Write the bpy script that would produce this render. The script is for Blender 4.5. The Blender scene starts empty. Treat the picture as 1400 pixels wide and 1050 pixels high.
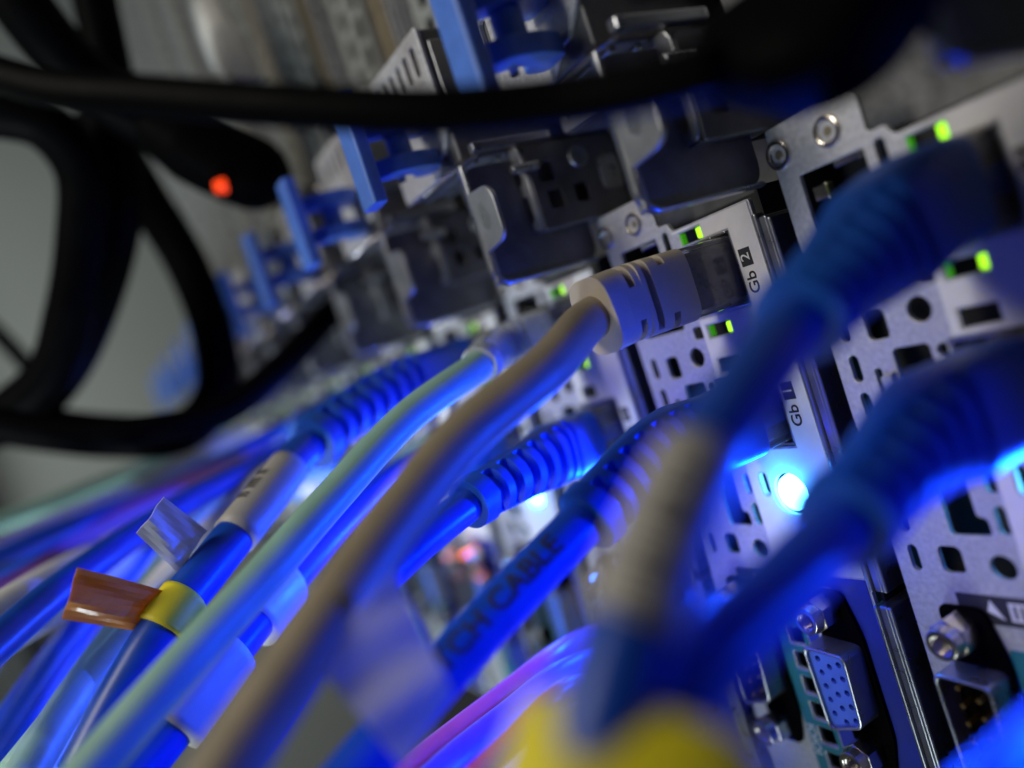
import bpy, bmesh, math, random
from mathutils import Vector, Matrix
random.seed(7)
S = 0.001                      # everything is laid out in millimetres: v = down the rack, u = along a server, w = out of the back panel
SC = bpy.context.scene
COL = SC.collection

def W(v, u, w):
    return Vector((u * S, -w * S, -v * S))

# ---------------------------------------------------------------- camera
RR = [(0.46384988, -0.31192877, -0.82918257), (-0.1165431, -0.94931396, 0.29192587), (-0.87821466, -0.03877428, -0.47669231)]
CC = (63.7807, -0.3554, 99.7086)
FPX = 1131.95
def rw(r): return Vector((r[1], -r[2], -r[0])).normalized()
right, down, fwd = rw(RR[0]), rw(RR[1]), rw(RR[2])
cd = bpy.data.cameras.new('camera'); cam = bpy.data.objects.new('camera', cd); COL.objects.link(cam)
M = Matrix((right, -down, -fwd)).transposed().to_4x4(); M.translation = W(*CC)
cam.matrix_world = M
cd.sensor_width = 17.3; cd.lens = FPX / 1400 * 17.3
cd.clip_start = 0.004; cd.clip_end = 20
cd.dof.use_dof = True; cd.dof.focus_distance = 0.131
cd.dof.aperture_fstop = cd.lens / 5.1
cd.dof.aperture_blades = 0
SC.camera = cam

def at(px, py, d):             # a point that the photograph shows at (px, py), d millimetres along the optical axis
    x, y = (px - 700) / FPX * d, (py - 525) / FPX * d
    return tuple(CC[i] + RR[0][i] * x + RR[1][i] * y + RR[2][i] * d for i in range(3))

# ---------------------------------------------------------------- world, lamps, exposure
wd = bpy.data.worlds.new('World'); SC.world = wd; wd.use_nodes = True
bg = wd.node_tree.nodes['Background']; bg.inputs[0].default_value = (0.75, 0.8, 0.85, 1); bg.inputs[1].default_value = 0.028
SC.view_settings.view_transform = 'Standard'; SC.view_settings.look = 'None'
SC.view_settings.exposure = 0; SC.view_settings.gamma = 1; SC.view_settings.use_curve_mapping = False
SC.cycles.max_bounces = 8
SC.cycles.use_denoising = True
SC.cycles.sample_clamp_indirect = 6

def area(name, pos, target, sx, sy, power, col):
    l = bpy.data.lights.new(name, 'AREA'); l.shape = 'RECTANGLE'; l.size = sx * S; l.size_y = sy * S
    l.energy = power; l.color = col
    o = bpy.data.objects.new(name, l); COL.objects.link(o)
    p, t = W(*pos), W(*target); o.location = p
    o.rotation_euler = (t - p).to_track_quat('-Z', 'Y').to_euler()
    return o
def point(name, pos, power, col, r=2.0):
    l = bpy.data.lights.new(name, 'POINT'); l.energy = power; l.color = col; l.shadow_soft_size = r * S
    o = bpy.data.objects.new(name, l); COL.objects.link(o); o.location = W(*pos); return o

area('room_tube_lamp', (-70, 250, 410), (-60, 10, 20), 300, 70, 0.92, (1.0, 0.94, 0.84))
area('room_front_lamp', (-60, 230, 430), (-40, 10, 0), 160, 160, 0.36, (1.0, 0.96, 0.88))  # added soft fill for the outward-facing metal, no actual lamp of the room
lo_ = area('room_low_lamp', (-120, -300, 330), (-230, -30, 120), 160, 160, 0.55, (0.80, 0.95, 1.0)); lo_.data.spread = math.radians(70)  # added cool fill that lifts the lower-left cables and flags
area('room_bounce_lamp', (-620, 150, 520), (-1000, 0, 330), 400, 400, 2.1, (0.93, 1.0, 0.97))  # added fill aimed only at the far wall to brighten it
def spot(name, pos, power, col, r=2.0):
    l = bpy.data.lights.new(name, 'SPOT'); l.energy = power; l.color = col; l.shadow_soft_size = r * S; l.spot_size = math.radians(168); l.spot_blend = 0.75
    o = bpy.data.objects.new(name, l); COL.objects.link(o); o.location = W(*pos); o.rotation_euler = (W(0, 0, 1)).to_track_quat('-Z', 'Y').to_euler(); return o
BLUE = (0.0, 0.035, 1.0)

# ---------------------------------------------------------------- materials
def mat(name, col, rough=0.5, metal=0.0, bump=0.0, bscale=900, var=0.0, vscale=300, spec=0.5, trans=0.0, emit=None, es=0.0, sss=0.0, coat=0.0, transl=0.0):
    m = bpy.data.materials.new(name); m.use_nodes = True
    n = m.node_tree.nodes; L = m.node_tree.links; b = n['Principled BSDF']
    b.inputs['Base Color'].default_value = (*col, 1); b.inputs['Roughness'].default_value = rough
    b.inputs['Metallic'].default_value = metal; b.inputs['Specular IOR Level'].default_value = spec
    b.inputs['Transmission Weight'].default_value = trans
    b.inputs['Coat Weight'].default_value = coat
    if sss:
        b.inputs['Subsurface Weight'].default_value = sss; b.inputs['Subsurface Radius'].default_value = (1, 1, 1); b.inputs['Subsurface Scale'].default_value = 0.0015
    if emit:
        b.inputs['Emission Color'].default_value = (*emit, 1); b.inputs['Emission Strength'].default_value = es
    if transl:
        tr = n.new('ShaderNodeBsdfTranslucent'); tr.inputs[0].default_value = (*col, 1); ms = n.new('ShaderNodeMixShader'); ms.inputs[0].default_value = transl
        L.new(b.outputs[0], ms.inputs[1]); L.new(tr.outputs[0], ms.inputs[2]); L.new(ms.outputs[0], n['Material Output'].inputs['Surface'])
    tc = n.new('ShaderNodeTexCoord')
    if var:
        t = n.new('ShaderNodeTexNoise'); t.inputs['Scale'].default_value = vscale; t.inputs['Detail'].default_value = 5
        r = n.new('ShaderNodeMapRange'); r.inputs['From Min'].default_value = 0.3; r.inputs['From Max'].default_value = 0.7
        r.inputs['To Min'].default_value = 1 - var; r.inputs['To Max'].default_value = 1 + var
        mx = n.new('ShaderNodeMix'); mx.data_type = 'RGBA'; mx.blend_type = 'MULTIPLY'; mx.inputs[0].default_value = 1
        mx.inputs[6].default_value = (*col, 1)
        L.new(tc.outputs['Object'], t.inputs['Vector']); L.new(t.outputs['Fac'], r.inputs['Value'])
        L.new(r.outputs[0], mx.inputs[7]); L.new(mx.outputs[2], b.inputs['Base Color'])
        r2 = n.new('ShaderNodeMapRange'); r2.inputs['To Min'].default_value = max(0.02, rough - 0.12); r2.inputs['To Max'].default_value = min(1, rough + 0.12)
        L.new(t.outputs['Fac'], r2.inputs['Value']); L.new(r2.outputs[0], b.inputs['Roughness'])
    if bump:
        t2 = n.new('ShaderNodeTexNoise'); t2.inputs['Scale'].default_value = bscale; t2.inputs['Detail'].default_value = 3
        bp = n.new('ShaderNodeBump'); bp.inputs['Strength'].default_value = bump; bp.inputs['Distance'].default_value = 0.0001
        L.new(tc.outputs['Object'], t2.inputs['Vector']); L.new(t2.outputs['Fac'], bp.inputs['Height']); L.new(bp.outputs[0], b.inputs['Normal'])
    return m

ZINC = mat('galvanised_steel', (0.55, 0.55, 0.57), 0.48, 0.45, 0.5, 2600, 0.16, 1300)
GREYP = mat('grey_perforated_sheet', (0.30, 0.31, 0.30), 0.5, 0.3, 0.3, 1500, 0.15, 300)
ZINC_D = mat('steel_sheet', (0.42, 0.43, 0.45), 0.36, 0.75, 0.25, 900, 0.12, 260)
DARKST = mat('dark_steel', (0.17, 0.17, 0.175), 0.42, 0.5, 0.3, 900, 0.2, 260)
SATIN = mat('satin_steel', (0.36, 0.37, 0.39), 0.30, 0.85, 0.2, 700, 0.1, 300)
CHROME = mat('bright_nickel', (0.70, 0.64, 0.56), 0.2, 1.0, 0.1, 900, 0.1, 500)
WHITE = mat('printed_white_label', (0.74, 0.73, 0.72), 0.55, 0.0, 0.1, 2500, 0.03, 500)
BLACK = mat('black_plastic', (0.0014, 0.0014, 0.0016), 0.6, 0.0, 0.25, 1500, 0.2, 500, spec=0.02)
INK = mat('black_ink', (0.02, 0.02, 0.025), 0.6)
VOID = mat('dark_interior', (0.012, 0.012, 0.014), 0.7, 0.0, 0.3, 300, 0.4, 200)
LATCH = mat('blue_latch_plastic', (0.065, 0.165, 0.55), 0.42, 0.0, 0.3, 1400, 0.08, 500, sss=0.15)
BEIGE = mat('beige_rubber', (0.30, 0.245, 0.165), 0.5, 0.0, 0.35, 900, 0.08, 200, sss=0.15)
BOOTBEIGE = mat('beige_boot_rubber', (0.46, 0.40, 0.31), 0.55, 0.0, 0.35, 1200, 0.06, 300, sss=0.15)
TEAL = mat('pale_green_grey_pvc', (0.30, 0.52, 0.44), 0.4, 0.0, 0.2, 900, 0.06, 200, sss=0.15)
CBLUE_SHADE = mat('navy_cable_pvc', (0.002, 0.03, 0.16), 0.5, 0.0, 0.25, 900, 0.12, 200)  # blue jacket darkened, shade put into the base colour
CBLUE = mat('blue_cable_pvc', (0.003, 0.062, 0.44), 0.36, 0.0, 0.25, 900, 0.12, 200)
BBLUE = mat('blue_boot_rubber', (0.003, 0.078, 0.44), 0.5, 0.0, 0.35, 1100, 0.1, 250)
CGREY = mat('grey_cable_pvc', (0.42, 0.42, 0.41), 0.45, 0.0, 0.2, 900, 0.1, 200)
CWHITE = mat('white_cable_pvc', (0.78, 0.78, 0.76), 0.4, 0.0, 0.2, 900, 0.05, 200)
CPURP = mat('violet_cable_pvc', (0.30, 0.10, 0.42), 0.4, 0.0, 0.2, 900, 0.1, 200)
CREDLIT = mat('pink_cable_pvc', (0.62, 0.10, 0.22), 0.35, 0.0, 0.2, 900, 0.1, 200)  # cable jacket with the red lamps' glow put into its colour
CBLACK = mat('black_power_cord_pvc', (0.0014, 0.0014, 0.0016), 0.5, 0.0, 0.25, 700, 0.2, 200, spec=0.02)
PAPER = mat('white_label_film', (0.80, 0.79, 0.80), 0.3, 0.0, 0.1, 900, 0.0, 200, transl=0.22)
LABELTXT = mat('off_white_label', (0.42, 0.40, 0.36), 0.5, 0.0, 0.1, 900, 0.05, 200)
YELLOW = mat('yellow_label_vinyl', (0.85, 0.72, 0.02), 0.5, 0.0, 0.2, 500, 0.08, 200)
ORANGE = mat('orange_flag_film', (1.0, 0.46, 0.08), 0.2, 0.0, 0.5, 160, 0.0, 120, transl=0.35, coat=0.6)
WIREB = mat('dark_wire_block', (0.10, 0.09, 0.10), 0.3, 0.0, 0.2, 900, 0.3, 300)
CLEAR = mat('clear_polycarbonate', (0.85, 0.87, 0.9), 0.08, 0.0, 0.0, trans=0.92)
SMOKE = mat('translucent_boot', (0.62, 0.66, 0.70), 0.3, 0.0, 0.2, 900, 0.1, 300, trans=0.35)
VGABLUE = mat('blue_connector_plastic', (0.07, 0.16, 0.62), 0.45, 0.0, 0.2, 1200, 0.08, 300)
BLUELBL = mat('blue_label_print', (0.012, 0.03, 0.30), 0.5, 0.0, 0.1, 1200, 0.05, 300)
TEALLBL = mat('teal_label_print', (0.01, 0.16, 0.19), 0.5, 0.0, 0.1, 1200, 0.05, 300)
GOLD = mat('gold_contact', (0.85, 0.55, 0.2), 0.25, 1.0)
COPPERY = mat('warm_metal_strip', (0.27, 0.23, 0.16), 0.45, 0.5, 0.2, 400, 0.15, 200)
G_LED = mat('green_led_glow', (0.2, 0.8, 0.05), 0.4, emit=(0.42, 1.0, 0.01), es=1.5)
G_DIM = mat('green_led_window', (0.1, 0.6, 0.05), 0.4, emit=(0.12, 0.7, 0.0), es=0.15)  # faint emission stands in for the LED's glint
B_LED = mat('blue_led_glow', (0.2, 0.5, 1.0), 0.4, emit=(0.10, 0.55, 1.0), es=18)
O_LED = mat('orange_led_glow', (1, 0.3, 0.05), 0.4, emit=(1.0, 0.17, 0.02), es=6)
R_LED = mat('red_led_glow', (1, 0.1, 0.02), 0.4, emit=(1.0, 0.05, 0.005), es=0.9)
WALLM = mat('grey_wall_paint', (0.42, 0.44, 0.42), 0.8, 0.0, 0.2, 30, 0.06, 4)
BEAM = mat('dark_tray_steel', (0.10, 0.11, 0.11), 0.6, 0.3, 0.1, 50, 0.1, 10)

# ---------------------------------------------------------------- helpers
def link(o, parent=None):
    COL.objects.link(o)
    if parent: o.parent = parent
    return o
def tag(o, label=None, cat=None, group=None, kind=None):
    if label: o['label'] = label
    if cat: o['category'] = cat
    if group: o['group'] = group
    if kind: o['kind'] = kind
    return o
def empty(name, label, cat, pos=(0, 0, 0), group=None):
    o = bpy.data.objects.new(name, None); o.empty_display_size = 0.01; COL.objects.link(o); o.location = W(*pos)
    o['off'] = pos; return tag(o, label, cat, group)
def done(name, verts, faces, m, parent=None, smooth=False, bevel=0.0, segs=2, fix=True):
    """verts in millimetre (v,u,w), relative to the parent thing's origin"""
    me = bpy.data.meshes.new(name)
    me.from_pydata([tuple(W(*p)) for p in verts], [], faces)
    me.materials.append(m)
    if fix:
        b = bmesh.new(); b.from_mesh(me); bmesh.ops.recalc_face_normals(b, faces=b.faces); b.to_mesh(me); b.free()
    if smooth: me.polygons.foreach_set('use_smooth', [True] * len(me.polygons))
    o = bpy.data.objects.new(name, me); link(o, parent)
    if bevel:
        md = o.modifiers.new('bevel', 'BEVEL'); md.width = bevel * S; md.segments = segs; md.limit_method = 'ANGLE'; md.angle_limit = math.radians(40)
        md.harden_normals = False
    return o

class MB:
    def __init__(s): s.v = []; s.f = []
    def box(s, v0, v1, u0, u1, w0, w1):
        b = len(s.v)
        for w in (w0, w1):
            for (v, u) in ((v0, u0), (v1, u0), (v1, u1), (v0, u1)): s.v.append((v, u, w))
        for f in ((0, 1, 2, 3), (4, 5, 6, 7), (0, 1, 5, 4), (1, 2, 6, 5), (2, 3, 7, 6), (3, 0, 4, 7)): s.f.append([b + i for i in f])
        return s
    def add(s, vs, fs):
        b = len(s.v); s.v += list(vs); s.f += [[b + i for i in f] for f in fs]; return s
    def tube(s, c, axis, r0, r1, h0, h1, n=24, ri=None, sides=None):
        """lathe along axis ('v','u','w') from h0 to h1; ri = inner radius makes a ring"""
        def P(a, r, h):
            x, y = r * math.cos(a), r * math.sin(a)
            if axis == 'w': return (c[0] + x, c[1] + y, c[2] + h)
            if axis == 'v': return (c[0] + h, c[1] + x, c[2] + y)
            return (c[0] + x, c[1] + h, c[2] + y)
        n = sides or n; rings = [(r0, h0), (r1, h1)]
        if ri is not None: rings += [(ri, h1), (ri, h0)]
        b = len(s.v)
        for r, h in rings:
            for i in range(n): s.v.append(P(2 * math.pi * i / n + math.pi / n, r, h))
        k = len(rings)
        for j in range(k if ri is not None else k - 1):
            for i in range(n):
                a, bb = b + j * n + i, b + j * n + (i + 1) % n; j2 = (j + 1) % k
                s.f.append([a, bb, b + j2 * n + (i + 1) % n, b + j2 * n + i])
        if ri is None:
            s.f.append([b + i for i in range(n)]); s.f.append([b + n + i for i in range(n)])
        return s
    def build(s, name, m, parent=None, **k): return done(name, s.v, s.f, m, parent, **k)

def rr(v0, v1, u0, u1, r=0.0, n=4):
    if r <= 0: return [(v0, u0), (v1, u0), (v1, u1), (v0, u1)]
    r = min(r, abs(v1 - v0) / 2 - 0.001, abs(u1 - u0) / 2 - 0.001); P = []
    for (cv, cu, a0) in ((v1 - r, u0 + r, -90), (v1 - r, u1 - r, 0), (v0 + r, u1 - r, 90), (v0 + r, u0 + r, 180)):
        for i in range(n + 1):
            a = math.radians(a0 + 90 * i / n); P.append((cv + r * math.cos(a), cu + r * math.sin(a)))
    return P
def circ(cv, cu, r, n=28): return [(cv + r * math.cos(2 * math.pi * i / n), cu + r * math.sin(2 * math.pi * i / n)) for i in range(n)]
def rounded(poly, r, n=4):
    out = []; N = len(poly)
    for i in range(N):
        p0, p1, p2 = Vector(poly[i - 1]), Vector(poly[i]), Vector(poly[(i + 1) % N])
        a, b = (p0 - p1), (p2 - p1); ra = min(r, a.length * 0.45, b.length * 0.45)
        A, B = p1 + a.normalized() * ra, p1 + b.normalized() * ra
        for k in range(n + 1):
            t = k / n; out.append(tuple((1 - t) ** 2 * A + 2 * t * (1 - t) * p1 + t * t * B))
    return out

def plate(name, outline, holes, h0, h1, m, parent, fn=None, bev=0.1):
    """a flat sheet with real holes; outline and holes are (a,b) lists, fn maps (a,b,h) to (v,u,w)"""
    fn = fn or (lambda a, b, h: (a, b, h))
    cu = bpy.data.curves.new('c', 'CURVE'); cu.dimensions = '2D'; cu.fill_mode = 'BOTH'
    cu.extrude = max(0.001, (h1 - h0) / 2 - bev); cu.bevel_depth = bev; cu.bevel_resolution = 1
    for loop in [outline] + holes:
        sp = cu.splines.new('POLY'); sp.points.add(len(loop) - 1)
        for p, q in zip(sp.points, loop): p.co = (q[0], q[1], 0, 1)
        sp.use_cyclic_u = True
    cu.offset = -bev
    o = bpy.data.objects.new('c', cu); COL.objects.link(o)
    dg = bpy.context.evaluated_depsgraph_get(); me = bpy.data.meshes.new_from_object(o.evaluated_get(dg))
    bpy.data.objects.remove(o); bpy.data.curves.remove(cu)
    mid = (h0 + h1) / 2
    for vt in me.vertices:
        vt.co = W(*fn(vt.co.x, vt.co.y, vt.co.z + mid))
    b = bmesh.new(); b.from_mesh(me); bmesh.ops.remove_doubles(b, verts=b.verts, dist=0.000002)
    bmesh.ops.recalc_face_normals(b, faces=b.faces); b.to_mesh(me); b.free()
    me.materials.clear(); me.materials.append(m); me.name = name
    me.polygons.foreach_set('use_smooth', [False] * len(me.polygons))
    return link(bpy.data.objects.new(name, me), parent)

def text_obj(name, s, size, m, parent, fn, th=0.04, cx=True, bold=0.0, sx=1.0, cut=0):
    cu = bpy.data.curves.new('t', 'FONT'); cu.body = s; cu.size = size; cu.extrude = th; cu.offset = bold
    cu.align_x = 'CENTER' if cx else 'LEFT'; cu.align_y = 'CENTER'; cu.resolution_u = 6
    o = bpy.data.objects.new('t', cu); COL.objects.link(o)
    dg = bpy.context.evaluated_depsgraph_get(); me = bpy.data.meshes.new_from_object(o.evaluated_get(dg))
    bpy.data.objects.remove(o); bpy.data.curves.remove(cu)
    if cut:
        b = bmesh.new(); b.from_mesh(me); q = -size
        while q < size:
            bmesh.ops.bisect_plane(b, geom=b.verts[:] + b.edges[:] + b.faces[:], plane_co=(0, q, 0), plane_no=(0, 1, 0)); q += cut
        b.to_mesh(me); b.free()
    for vt in me.vertices: vt.co = W(*fn(vt.co.x * sx, vt.co.y, vt.co.z))
    b = bmesh.new(); b.from_mesh(me); bmesh.ops.recalc_face_normals(b, faces=b.faces); b.to_mesh(me); b.free()
    me.materials.clear(); me.materials.append(m); me.name = name
    return link(bpy.data.objects.new(name, me), parent)

# smooth path through points: returns list of (P, T, N, B, s)
def path(pts, step=1.0):
    P = [Vector(p) for p in pts]; P = [2 * P[0] - P[1]] + P + [2 * P[-1] - P[-2]]; raw = []
    for i in range(1, len(P) - 2):
        p0, p1, p2, p3 = P[i - 1:i + 3]
        t0 = 0; t1 = (p1 - p0).length ** .5; t2 = t1 + (p2 - p1).length ** .5; t3 = t2 + (p3 - p2).length ** .5
        n = max(3, int((p2 - p1).length / step))
        for k in range(n):
            t = t1 + (t2 - t1) * k / n
            A1 = p0 * ((t1 - t) / (t1 - t0)) + p1 * ((t - t0) / (t1 - t0)); A2 = p1 * ((t2 - t) / (t2 - t1)) + p2 * ((t - t1) / (t2 - t1))
            A3 = p2 * ((t3 - t) / (t3 - t2)) + p3 * ((t - t2) / (t3 - t2))
            B1 = A1 * ((t2 - t) / (t2 - t0)) + A2 * ((t - t0) / (t2 - t0)); B2 = A2 * ((t3 - t) / (t3 - t1)) + A3 * ((t - t1) / (t3 - t1))
            raw.append(B1 * ((t2 - t) / (t2 - t1)) + B2 * ((t - t1) / (t2 - t1)))
    raw.append(P[-2]); out = []; s = 0.0; N = None
    for i, p in enumerate(raw):
        T = (raw[min(i + 1, len(raw) - 1)] - raw[max(i - 1, 0)]).normalized()
        if N is None:
            N = Vector((1, 0, 0)); N = (N - T * N.dot(T)).normalized()      # N starts along +v
        else: N = (N - T * N.dot(T)).normalized()
        if i: s += (p - raw[i - 1]).length
        out.append((p, T, N, T.cross(N), s))
    return out
def frame(fr, s):
    for i in range(1, len(fr)):
        if fr[i][4] >= s or i == len(fr) - 1:
            a, b = fr[i - 1], fr[i]; t = (s - a[4]) / max(1e-6, b[4] - a[4])
            return tuple(a[j].lerp(b[j], t) for j in range(4))
def sweep(fr, s0, s1, fn, nseg, nar, org, close=True):
    """fn(t, ang) -> (offset N, offset B) in mm"""
    V, F = [], []
    for i in range(nseg + 1):
        t = i / nseg; p, T, N, B = frame(fr, s0 + (s1 - s0) * t)
        for k in range(nar):
            a = 2 * math.pi * k / nar; x, y = fn(t, a); q = p + N * x + B * y
            V.append((q[0] - org[0], q[1] - org[1], q[2] - org[2]))
    for i in range(nseg):
        for k in range(nar):
            F.append([i * nar + k, i * nar + (k + 1) % nar, (i + 1) * nar + (k + 1) % nar, (i + 1) * nar + k])
    if close: F.append(list(range(nar))); F.append([nseg * nar + k for k in range(nar)])
    return V, F
def superel(a, rx, ry, e):
    c, s_ = math.cos(a), math.sin(a)
    return (rx * math.copysign(abs(c) ** e, c), ry * math.copysign(abs(s_) ** e, s_))

# ================================================================= the room beyond the rack
rm = MB(); rm.box(-1010, -1000, -900, 900, -200, 1600)
tag(rm.build('wall', WALLM), 'plain grey room surface far behind the rack', kind='structure')
for i, (u0, w0) in enumerate(((-60, 190), (-60, 330), (130, 250))):
    b = MB(); b.box(-960, -945, u0 - 500, u0 + 520, w0, w0 + 26); b.box(-960, -945, u0 - 500, u0 + 520, w0 + 34, w0 + 40)
    tag(b.build('cable_tray', BEAM), ['dark cable tray beam far behind the black cords, nearest the rack', 'dark cable tray beam far off at the left edge, lowest', 'dark cable tray beam far off, topmost of the three'][i], 'cable tray', 'cable trays on the far wall')

# ================================================================= rack server
PITCH = 44.45
def make_server(label, full=True):
    t = empty('rack_server', label, 'server', (0, 0, 0), 'rack servers stacked one beyond the other')
    # chassis: sides and a dark interior behind the sheet
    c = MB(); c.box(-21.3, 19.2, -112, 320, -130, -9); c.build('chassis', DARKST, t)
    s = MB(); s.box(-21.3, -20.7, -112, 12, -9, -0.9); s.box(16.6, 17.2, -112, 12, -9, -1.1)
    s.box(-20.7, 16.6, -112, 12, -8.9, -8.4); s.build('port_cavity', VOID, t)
    # back panel with the holes
    H = [rr(-5.6, -3.9, 8.6, 12.9 - 1.2, .8)] if False else []
    H += [rr(-3.7, 10.05, -5.4, 7.2, .3), rr(-3.7, 10.05, -29.6, -16.6, .3)]
    H += [rr(-1.2, 4.2, 7.5, 9.7, .1), rr(-1.3, 4.3, -9.1, -6.9, .1), rr(-1.1, 4.0, -15.6, -13.1, .1)]
    H += [rr(-5.6, -4.0, 6.6, 11.0, .8), rr(-18.2, -7.2, -6.5, 10.6, .3), rr(-5.2, -2.9, -8.9, -6.7, .5), circ(-6.3, -12.0, 1.8), rr(-15.0, -11.6, -15.0, -10.9, .8)]
    for uu in (-12.5, -18.6, -24.3, -30.2, -36, -41.8, -47.8): H.append(rr(-19.5, -17.9, uu - 2.05, uu + 2.05, .8))
    H += [rounded([(-12.1, -16.6), (-6.4, -16.6), (-6.4, -20.6), (-8.6, -24.5), (-12.1, -24.5)], .8), rr(-15.8, -14.6, -24.3, -19.0, .5)]
    H += [circ(-4.6, -17.9, .95), rr(-14.6, -11.2, -31.5, -27.5, .8), circ(-6.6, -27.0, 1.7), rr(-14.2, -11.4, -37.2, -33.6, .7)]
    H += [rounded([(-11.7, -44.0), (-5.7, -44.0), (-5.7, -41.4), (-7.2, -41.2), (-7.2, -33.5), (-11.7, -33.5)], .7)]
    H += [rr(-0.3, 1.3, -38.1, -34.0, .8), rr(-4.7, -3.1, -38.0, -34.0, .8), rr(-4.6, -3.0, -43.8, -39.6, .8), rr(-14.6, -11.1, -49.8, -45.7, .9), circ(-5.6, -48.4, 1.8)]
    H += [circ(5.8, -37.9, 3.7, 36)]
    H += [rr(2.3, 11.2, -77.8, -62.8, 1.5), rr(-17.4, -9.2, -77.8, -62.8, 1.5)]
    for k in range(7): H.append(rr(-5.6, -2.0, -66.4 - 4.9 * k, -63.0 - 4.9 * k, .4))
    out = rounded([(-21.8, -112), (16.0, -112), (16.0, 10.6), (-2.6, 10.6), (-3.4, 12.2), (-6.0, 12.2), (-6.0, 17.2), (-8.4, 18.6), (-21.8, 18.6)], .6)
    if full: plate('back_panel', out, H, -0.9, 0, ZINC, t, bev=.13)
    else:
        plate('back_panel', out, [H[i] for i in (0, 1, 2, 3, 8, 22) if i < len(H)], -0.9, 0, ZINC, t, bev=.13)
    # smooth white printed sheet round the ports (0.12 mm thick)
    e = 0.35
    lab = [(-2.7, -52.0), (15.6, -52.0), (15.6, 10.3), (-2.7, 10.3), (-2.7, 7.5), (10.35, 7.5), (10.35, -5.7), (-2.7, -5.7), (-2.7, -16.3), (10.35, -16.3), (10.35, -29.9), (-2.7, -29.9)]
    LH = [circ(5.8, -37.9, 3.95, 36), rr(-0.6, 1.6, -38.4, -33.7, 1.0), rr(-1.6, 4.6, -9.4, -6.6, .1), rr(-1.4, 4.3, -15.9, -12.8, .1)]
    lab2 = [(-2.7, -52.0), (15.6, -52.0), (15.6, 10.3), (-2.7, 10.3), (-2.7, 9.95), (4.5, 9.95), (4.5, 7.5), (10.35, 7.5), (10.35, -5.7), (-2.7, -5.7), (-2.7, -16.3), (10.35, -16.3), (10.35, -29.9), (-2.7, -29.9)]
    sh = plate('port_label_sheet', lab2, LH, 0.02, 0.14, WHITE, t, bev=.02)
    # printed marks
    def onp(v0, u0, h=.16): return lambda x, y, z: (v0 - y, u0 + x, h + z)
    for (n, ub) in (('2', 2.15), ('1', -20.3)):
        b = MB(); b.box(10.9, 13.35, ub - 1.45, ub + 1.45, .14, .2); bx = b.build('port_number_box', INK, t)
        text_obj('port_number', n, 2.6, WHITE, bx, onp(12.12, ub, .25), .03, sx=1.1)
        text_obj('port_text', 'Gb', 2.9, INK, t, onp(12.2, ub - 4.2, .2), .03, sx=1.05, bold=.02)
    # network jacks: liner, metal shield strips, lit LEDs with an imitated glint
    for uc in (0.9, -23.1):
        j = MB()
        j.box(-3.6, -3.2, uc - 6.2, uc + 6.2, -8.3, -.2); j.box(9.5, 9.95, uc - 6.2, uc + 6.2, -8.3, -.3)
        j.box(-3.6, 9.95, uc - 6.35, uc - 5.95, -8.3, -.3); j.box(-3.6, 9.95, uc + 5.9, uc + 6.25, -8.3, -.3)
        jo = j.build('network_port', SATIN, t, bevel=.05)
        k = MB(); k.box(3.0, 5.9, uc + 6.0, uc + 7.1 - .8, -1.2, .1); k.box(6.3, 9.3, uc + 6.0, uc + 7.1 - .8, -1.2, .1)
        k.box(-3.0, -1.5, uc - 2, uc + 1, -1.5, -.4); k.build('spring_tab', CHROME, jo, bevel=.1)
    k = MB(); k.box(-17.4, -14.9, 6.2, 8.3, -2.4, -.9); k.box(-12.6, -8.0, 9.6, 10.5, -2, -.6); k.build('port_clip', CHROME, t, bevel=.15)
    for (ul, m, v0) in ((8.6, G_LED, 2.9), (-8.0, G_LED, 3.1)):
        b = MB(); b.box(v0, v0 + 1.3, ul - .9, ul + .9, -2.2, -.1); lo = b.build('port_led', m, t, bevel=.2)
        b = MB(); b.box(-1.18, -.95, ul - .95, ul + .95, -1.3, -.3); b.build('led_window', G_DIM, lo)  # glowing sliver imitates the green glint on the box edge
    # bent tab in the panel and identification lamp
    b = MB(); b.add([(-14.5, -20.0, 0), (-12.4, -19.6, 0), (-12.4, -24.6, 0), (-14.5, -24.6, 0), (-14.3, -20.2, 1.1), (-12.5, -19.9, 1.3), (-12.5, -24.6, 1.3), (-14.3, -24.6, 1.1)],
          [(0, 1, 2, 3), (4, 5, 6, 7), (0, 1, 5, 4), (1, 2, 6, 5), (2, 3, 7, 6), (3, 0, 4, 7)]); b.build('bent_tab', ZINC, t, bevel=.15)
    b = MB(); b.tube((5.8, -37.9, 0), 'w', 3.5, 3.1, -4, -.4, 32); b.build('identification_led', B_LED, t, smooth=False)
    # edge strip: rounded metal flange of the chassis side
    st = MB()
    for (a0, a1, w0, w1) in ((16.15, 17.0, -9, .75), (17.0, 18.6, -9, .35), (18.6, 19.45, -9, .6)):
        st.box(a0, a1, -54, 8.5 - (a1 - 16) * .5, w0, w1); st.box(a0, a1, -112, -56.2, w0, w1 + .3)
    st.build('edge_flange', SATIN, t, bevel=.33, segs=3)
    # lower part: blue print, teal print, connectors
    b = plate('blue_label', rounded([(-0.6, -111), (15.5, -111), (15.5, -52.4), (-.6, -52.4)], .2), [rr(1.9, 11.6, -78.2, -62.4, 1.6), circ(6.5, -57.6, 3.5), circ(6.5, -83.1, 3.5)], .02, .12, BLUELBL, t, bev=.02)
    b = plate('teal_label', rr(-8.3, -.9, -111, -60.4, .3), [rr(-5.8, -1.8, -66.6 - 4.9 * k, -62.8 - 4.9 * k, .5) for k in range(7)], .02, .12, TEALLBL, t, bev=.02)
    text_obj('port_text', 'IOIOI', 2.6, WHITE, t, onp(-7.0, -85.5, .13), .02)
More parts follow.
